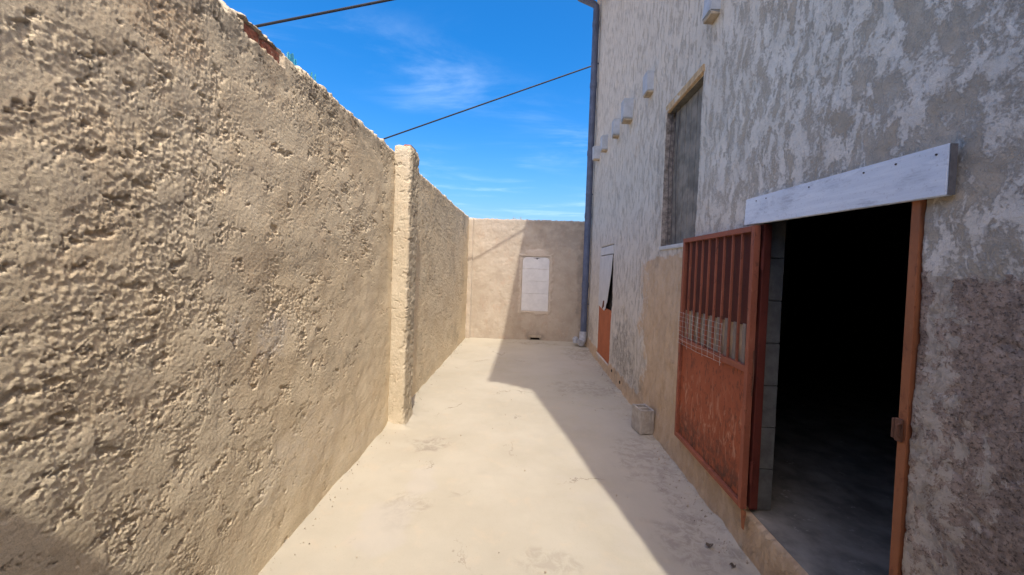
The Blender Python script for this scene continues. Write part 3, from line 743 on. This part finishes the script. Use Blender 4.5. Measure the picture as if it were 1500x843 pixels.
def doorway():
    # lintel board nailed over the door
    b = MB(); x0, x1 = 1.297, 1.321
    b.hexa([(x0, 1.240, 1.876), (x1, 1.240, 1.876), (x1, 2.355, 1.907), (x0, 2.355, 1.907), (x0, 1.240, 2.038), (x1, 1.240, 2.038), (x1, 2.345, 2.061), (x0, 2.345, 2.061)])
    bd = b.build('lintel_board', M['board'], BLD, bevel=0.0025, seg=2)
    c = MB(); c.quadbox((x0+0.003, 1.2365, 1.878), (x1+0.001, 1.2395, 2.036)); c.build('end_shade_strip', M['end'], bd)  # thin dark strip: shade on the board's near end, put in as colour
    for y, z in ((2.24, 2.035), (2.15, 2.033), (1.83, 2.026), (1.54, 2.020), (1.41, 2.018), (1.275, 2.012)):
        c = MB(); c.tube([(x0-0.0025, y, z), (x0+0.004, y, z)], 0.0036, 8); c.build('nail', M['nail'], bd)
    # posts of the door frame
    c = MB(); c.quadbox((1.322, 1.340, 0.10), (1.372, 1.372, 1.905)); c.build('door_post', M['rust_post'], BLD, bevel=0.002)
    c = MB(); c.quadbox((1.331, 2.206, 0.262), (1.374, 2.252, 1.90)); c.build('door_post', M['rust_dark'], BLD, bevel=0.002)
    # catch on the near post
    k = MB(); k.quadbox((1.311, 1.348, 1.045), (1.3215, 1.374, 1.125)); lt = k.build('latch', M['rust_latch'], BLD, bevel=0.003)
    k = MB(); k.tube([(1.312, 1.350, 1.112), (1.302, 1.351, 1.107), (1.302, 1.351, 1.068), (1.312, 1.350, 1.062)], 0.004, 6); k.build('staple', M['rust_latch'], lt)
    k = MB(); k.quadbox((1.312, 1.3745, 1.05), (1.345, 1.386, 1.12)); k.build('strike_plate', M['rust_latch'], lt, bevel=0.002)
    # chipped mortar at the near edge of the post
    # stain of rust under the hinge
doorway()

def gate():
    y0, y1, z0, z1, xf, xb = 2.212, 3.205, 0.258, 1.893, 1.280, 1.316
    G = MB()
    G.quadbox((xf, y0, z0), (xb, y0+0.032, z1)); G.quadbox((xf, y1-0.032, z0), (xb, y1, z1))
    G.quadbox((xf, y0+0.0325, z1-0.034), (xb, y1-0.0325, z1-0.001)); G.quadbox((xf, y0+0.0325, z0+0.001), (xb, y1-0.0325, z0+0.034))
    g_ = G.build('gate', M['rust_frame'], BLD, bevel=0.002); tag(g_, 'rusty red iron gate leaf swung open flat against the wall')
    c = MB(); c.quadbox((xf+0.002, y0+0.033, 1.045), (xb, y1-0.033, 1.082)); c.build('mid_rail', M['rust_frame'], g_, bevel=0.002)
    c = MB(); c.quadbox((xf+0.022, y0+0.033, z0+0.0345), (xf+0.028, y1-0.033, 1.0445)); c.build('lower_panel', M['rust_panel'], g_)
    c = MB(); c.quadbox((xb-0.006, y0+0.033, 1.31), (xb-0.001, y1-0.033, z1-0.035)); c.build('backing_sheet', M['rust_back'], g_)
    n = 8; span = (y1-y0-0.064)/(n+1)
    for k in range(n):
        y = y0+0.032+span*(k+1)
        c = MB(); c.quadbox((xf+0.004, y-0.0045, 1.0825), (xf+0.018, y+0.0045, z1-0.0345)); c.build('bar', M['rust_frame'], g_)
    for k in range(n):
        y = y0+0.032+span*(k+0.62)
        c = MB(); c.quadbox((xb-0.012, y-0.017, 1.083), (xb-0.0065, y+0.017, 1.325+random.uniform(-0.012, 0.012))); c.build('slat', M['slat'], g_)
    # scrap of welded wire netting tied over the foot of the bars
    c = MB(); rnd = random.Random(11)
    ya, yb = 2.50, 3.215
    for k in range(8):
        z = 1.285-0.036*k; sl = rnd.uniform(-0.006, 0.006)
        c.tube([(xf-0.004-0.004*(i % 2), ya+(yb-ya)*i/6, z+sl*i/6+0.004*math.sin(i*1.3+k)) for i in range(7)], 0.0011, 4)
    for k in range(9):
        y = ya+0.01+(yb-ya-0.02)*k/8; c.tube([(xf-0.006, y, 1.295), (xf-0.009, y+rnd.uniform(-.004, .004), 1.14), (xf-0.005, y+rnd.uniform(-.006, .006), 1.03 if k % 3 else 1.015)], 0.0011, 4)
    c.build('wire_netting', M['wire'], g_)
    for z in (1.70, 0.48):
        c = MB(); c.tube([(1.330, 2.204, z-0.06), (1.330, 2.204, z+0.06)], 0.010, 10); c.tube([(1.330, 2.204, z-0.075), (1.330, 2.204, z-0.062)], 0.006, 8)
        c.build('hinge', M['rust_dark'], g_, smooth=True)
    # chain hanging on the hinge side and the rusty strap below
    c = MB(); c.tube([(1.306, 2.203, 1.18), (1.309, 2.200, 1.05), (1.306, 2.203, 0.92)], 0.003, 5); c.build('tie_wire', M['rust_latch'], g_)
    c = MB(); c.hexa([(1.296, 2.200, 0.145), (1.299, 2.200, 0.145), (1.299, 2.22, 0.145), (1.296, 2.22, 0.145), (1.296, 2.185, 0.256), (1.299, 2.185, 0.256), (1.299, 2.235, 0.256), (1.296, 2.235, 0.256)])
    c.build('stop_strap', M['rust_post'], g_)
gate()

def window():
    y0, y1, z0, z1 = WIN
    f = MB(); f.quadbox((XR+0.085, y0-0.002, z0-0.01), (XR+0.12, y1+0.004, z1+0.02)); wd = f.build('window', M['shutter'], BLD); tag(wd, 'upper window closed with weathered grey boards')
    for k in range(6):
        a = y0+0.012+(y1-y0-0.06)*k/6; b_ = y0+0.012+(y1-y0-0.06)*(k+1)/6-0.008
        c = MB(); c.quadbox((XR+0.074, a, z0+0.006), (XR+0.0845, b_, z1-0.012), jit=0.0015); c.build('board', M['shutter'], wd)
    # rough broken reveal on the far side
    vs = np.linspace(z0, z1+0.02, 120); us = np.linspace(0, 1, 14)
    A, B = np.meshgrid(us, vs, indexing='ij')
    P = np.stack([XR-0.006+A*0.11, y1-0.006-0.012*np.abs(fbm(A*4+3, B*16, 401, 4))-0.02*A*0, B], -1)
    grid('reveal', P, wd, M['rubble'], flip=True)
    c = MB(); c.quadbox((XR-0.006, y0-0.02, z1+0.000), (XR+0.083, y1+0.03, z1+0.080), jit=0.008); c.build('lintel', M['lintel'], wd, bevel=0.008, seg=2)
    c = MB(); c.quadbox((XR-0.012, y0-0.01, z0-0.035), (XR+0.083, y1+0.02, z0+0.002), jit=0.003); c.build('sill', M['sill'], wd, bevel=0.004)
    c = MB()
    for k, (yy, xx) in enumerate(((3.80, 0.03), (3.74, 0.045), (3.69, 0.06))):
        c.tube([(XR+xx, yy, z1-0.005), (XR+xx-0.01, yy+0.02, z1-0.5), (XR+xx+0.005, yy-0.01, z0+0.02)], 0.0028, 5)
    c.build('hanging_wire', M['nail'], wd)
window()

def small_door():
    y0, y1, z0, z1 = SDR
    d = MB(); d.quadbox((XR+0.050, y0+0.002, z0+0.002), (XR+0.09, y1-0.002, z1-0.002)); sd = d.build('small_door', M['black'], BLD); tag(sd, 'small far door with orange lower panel and torn white sheet above')
    c = MB(); c.quadbox((XR+0.004, y0+0.004, z0+0.006), (XR+0.03, y1-0.01, 0.985)); c.build('orange_panel', M['rust_panel2'], sd, bevel=0.003)
    poly = [(y1-0.004, 0.995), (y1-0.3, 0.965), (y0+0.50, 0.94), (y0+0.40, 0.985), (y0+0.37, 1.05), (y0+0.30, 1.10), (y0+0.24, 1.24), (y0+0.15, 1.42), (y0+0.07, 1.62), (y0+0.015, 1.868), (y1-0.004, 1.868)]
    c = MB(); c.prism(poly, XR-0.012, XR-0.006, 0); c.build('torn_sheet', M['sheet'], sd)
    c = MB(); c.quadbox((XR-0.006, y0+0.02, 1.882), (XR+0.03, y1-0.004, 2.018)); c.build('transom', M['sheet'], sd, bevel=0.003)
    c = MB(); c.hexa([(XR-0.03, y0+0.60, 0.98), (XR-0.012, y0+0.62, 0.96), (XR-0.012, y0+0.50, 1.02), (XR-0.03, y0+0.54, 1.03), (XR-0.02, y0+0.58, 1.10), (XR-0.012, y0+0.60, 1.10), (XR-0.012, y0+0.5, 1.11), (XR-0.02, y0+0.53, 1.11)])
    c.build('torn_flap', M['rust_latch'], sd)
    c = MB(); c.quadbox((XR-0.012, y0-0.01, 0.02), (XR+0.05, y1+0.01, z0-0.002), jit=0.004); c.build('threshold', M['mortar'], sd, bevel=0.006)
M['rust_panel2'] = mat_rust('orange_door_paint', (0.46, 0.135, 0.055), (0.30, 0.085, 0.04), (0.52, 0.22, 0.12))
small_door()

# joist ends sticking out of the facade at first-floor level
for y, z, p, w, h in ((7.55, 3.90, 0.13, 0.12, 0.24), (6.86, 3.866, 0.10, 0.14, 0.25), (5.96, 3.800, 0.10, 0.14, 0.24), (5.245, 3.78, 0.125, 0.15, 0.27), (4.42, 3.74, 0.075, 0.16, 0.21), (2.92, 3.60, 0.075, 0.13, 0.17)):
    c = MB(); c.quadbox((XR-p, y-w/2, z-h/2), (XR+0.03, y+w/2, z+h/2), jit=0.008); j = c.build('joist_end', M['joist'], BLD, bevel=0.008, seg=2)
    c = MB(); c.quadbox((XR-p*0.92, y-w/2+0.004, z-h/2-0.022), (XR+0.03, y+w/2-0.004, z-h/2-0.001), jit=0.004); c.build('bounce_underside', M['tan_cement'], j, bevel=0.005)  # tan slab paints sunlight bounced from the floor onto the underside
# small weep holes low on the facade
for y, z in ((5.674, 0.135), (5.176, 0.11)):
    c = MB(); c.tube([(XR-0.026, y, z), (XR-0.01, y, z)], 0.022, 10); c.build('weep_hole', M['black'], BLD)

# ------------------------------------------------------------------ drainpipe in the far corner
def drainpipe():
    px, py, r = 1.238, 8.08, 0.066
    c = MB(); c.tube([(px, py, 0.26), (px, py, 7.00)], r, 20)
    d = c.build('drainpipe', M['pipe'], smooth=True); tag(d, 'blue-grey drainpipe running up the far corner of the building', 'drainpipe')
    for z in (6.7, 5.45, 4.05, 2.75, 1.3):
        c = MB(); c.tube([(px, py, z-0.05), (px, py, z+0.05)], r+0.008, 20); c.build('pipe_collar', M['pipe'], d, smooth=True)
    c = MB(); c.tube([(px, py, 6.99), (px, py, 7.05), (px-0.05, py+0.01, 7.11), (px-0.34, py+0.06, 7.27), (px-0.42, py+0.08, 7.36), (px-0.43, py+0.08, 7.60)], r-0.002, 16); c.build('swan_neck', M['pipe'], d, smooth=True)
    c = MB()
    prof = [(0.065*math.cos(a), 0.065*math.sin(a)) for a in np.linspace(math.pi, 2*math.pi, 12)] + [(0.058*math.cos(a), 0.058*math.sin(a)) for a in np.linspace(2*math.pi, math.pi, 12)]
    c.prism([(0.80+x, 7.62+z) for x, z in prof], -0.08, 8.60, 1); c.build('gutter', M['pipe'], d)
    c = MB(); c.tube([(px-0.012, py-0.02, 0.32), (px-0.012, py-0.03, 0.20), (px-0.03, py-0.07, 0.13), (px-0.08, py-0.13, 0.10)], [0.075, 0.078, 0.078, 0.08], 18); c.build('pipe_shoe', M['pipe_white'], d, smooth=True)
    c = MB(); c.tube([(px-0.15, py+0.02, 0.07), (px-0.16, py+0.03, 0.15), (px-0.15, py+0.02, 0.19)], [0.055, 0.06, 0.035], 12); c.build('pipe_plug', M['pipe_white'], d, smooth=True)
    for z in (5.9, 3.2, 0.9):
        c = MB(); c.tube([(px, py, z-0.012), (px, py, z+0.012)], r+0.004, 20); c.quadbox((px, py-0.012, z-0.011), (XR+0.01, py+0.012, z+0.011)); c.build('bracket', M['pipe'], d)
drainpipe()

# ------------------------------------------------------------------ loose concrete block
def block():
    L, W, H = 0.20, 0.142, 0.238
    o = empty('concrete_block', (1.220, 3.856, 0.012)); tag(o, 'broken piece of grey hollow concrete block standing on the floor by the right wall', 'block')
    rot = R(10); c, s = math.cos(rot), math.sin(rot)
    def tr(b): b.v = [(1.220+x*c-y*s, 3.856+x*s+y*c, 0.012+z) for x, y, z in b.v]; return b
    t = 0.022; b = MB()
    b.quadbox((-W/2, -L/2, 0), (-W/2+t, L/2, H)); b.quadbox((W/2-t, -L/2, 0), (W/2, L/2, H))
    for k in range(3):
        y = -L/2+(L-t)*k/2; b.quadbox((-W/2+t-0.001, y+0.001*(k == 0), 0.002), (W/2-t+0.001, y+t-0.001*(k == 2), H-0.003))
    b.quadbox((-W/2+t-0.001, -L/2+0.004, 0.003), (W/2-t+0.001, L/2-0.004, 0.03))
    tr(b).build('shell', M['block'], o, bevel=0.003)
    for x in (-0.030, 0.030):
        b = MB(); b.quadbox((x-0.006, -L/2-0.006, 0.015), (x+0.006, -L/2+0.004, H-0.012)); tr(b).build('rib', M['block'], o, bevel=0.002)
block()

# ------------------------------------------------------------------ overhead cables
def cable(a, b_, sag, r, label):
    a, b_ = Vector(a), Vector(b_); n = 40
    pts = [a.lerp(b_, i/n) - Vector((0, 0, 4*sag*(i/n)*(1-i/n))) for i in range(n+1)]
    c = MB(); c.tube(pts, r, 8); tag(c.build('overhead_cable', M['cable'], smooth=True), label, 'cable', 'overhead cables')
cable((-9.0, 9.42, 2.68), (4.0, 10.87, 8.21), 0.0, 0.020, 'black overhead cable crossing the middle of the sky and ending behind the drainpipe')
CABLE1 = ((-9.0, 3.825, 2.645), (1.325, 5.993, 6.459))
cable(CABLE1[0], CABLE1[1], 0.0, 0.017, 'thicker black overhead cable at the top of the sky above the left wall')

# ------------------------------------------------------------------ litter
rnd = random.Random(21)
for i, (x, y, s, lab) in enumerate(((1.13, 2.235, 0.030, 'curled dark dry leaf on the shaded floor in front of the doorway step'), (1.185, 2.085, 0.020, 'small dark leaf scrap at the foot of the step, nearest the viewer'))):
    b = MB(); n = 7; a0 = rnd.uniform(0, 3)
    ring = []
    for k in range(n):
        a = 2*math.pi*k/n; rr = s*(0.6+0.4*rnd.random())
        ring.append((x+math.cos(a+a0)*rr, y+math.sin(a+a0)*rr*0.6, 0.016+rnd.uniform(0, 0.016)))
    b.v = [(x, y, 0.013)]+ring+[(x, y, 0.010)]+[(p[0], p[1], p[2]-0.002) for p in ring]
    for k in range(n):
        b.f.append((0, 1+k, 1+(k+1) % n)); b.f.append((n+1, n+2+(k+1) % n, n+2+k)); b.f.append((1+k, n+2+k, n+2+(k+1) % n, 1+(k+1) % n))
    tag(b.build('dry_leaf', M['leaf']), lab, 'leaf', 'dry leaves on the floor')
def grit():
    b = MB(); nrm = np.random.RandomState(4)
    for k in range(1100):
        if k < 800: y = nrm.uniform(1.6, 8.2); x = XR-0.035-abs(nrm.normal(0, 0.07)); 
        elif k < 1000: y = nrm.uniform(1.4, 8.2); x = XL+0.02+abs(nrm.normal(0, 0.05))
        else: y = nrm.uniform(1.6, 7); x = nrm.uniform(-1.1, 1.2)
        s = 0.0018+abs(nrm.normal(0, 0.0024)); z = 0.006
        if 3.6 < y < 4.1 and x < -1.1: continue
        if x < -1.25 or x > 1.26: z = 0.015
        b0 = len(b.v); a = nrm.uniform(0, 3, 6)
        b.v += [(x+s, y, z), (x-s*0.8, y+s*0.6, z), (x-s*0.6, y-s*0.9, z), (x+s*0.1*a[0], y+s*0.2*a[1]-s*.2, z+s*1.1), (x, y, z-s)]
        b.f += [(b0, b0+1, b0+3), (b0+1, b0+2, b0+3), (b0+2, b0, b0+3), (b0+1, b0, b0+4), (b0+2, b0+1, b0+4), (b0, b0+2, b0+4)]
    tag(b.build('loose_grit', M['grit']), 'scattered grit and crumbs of render along the foot of the walls', 'grit', kind='stuff')
grit()
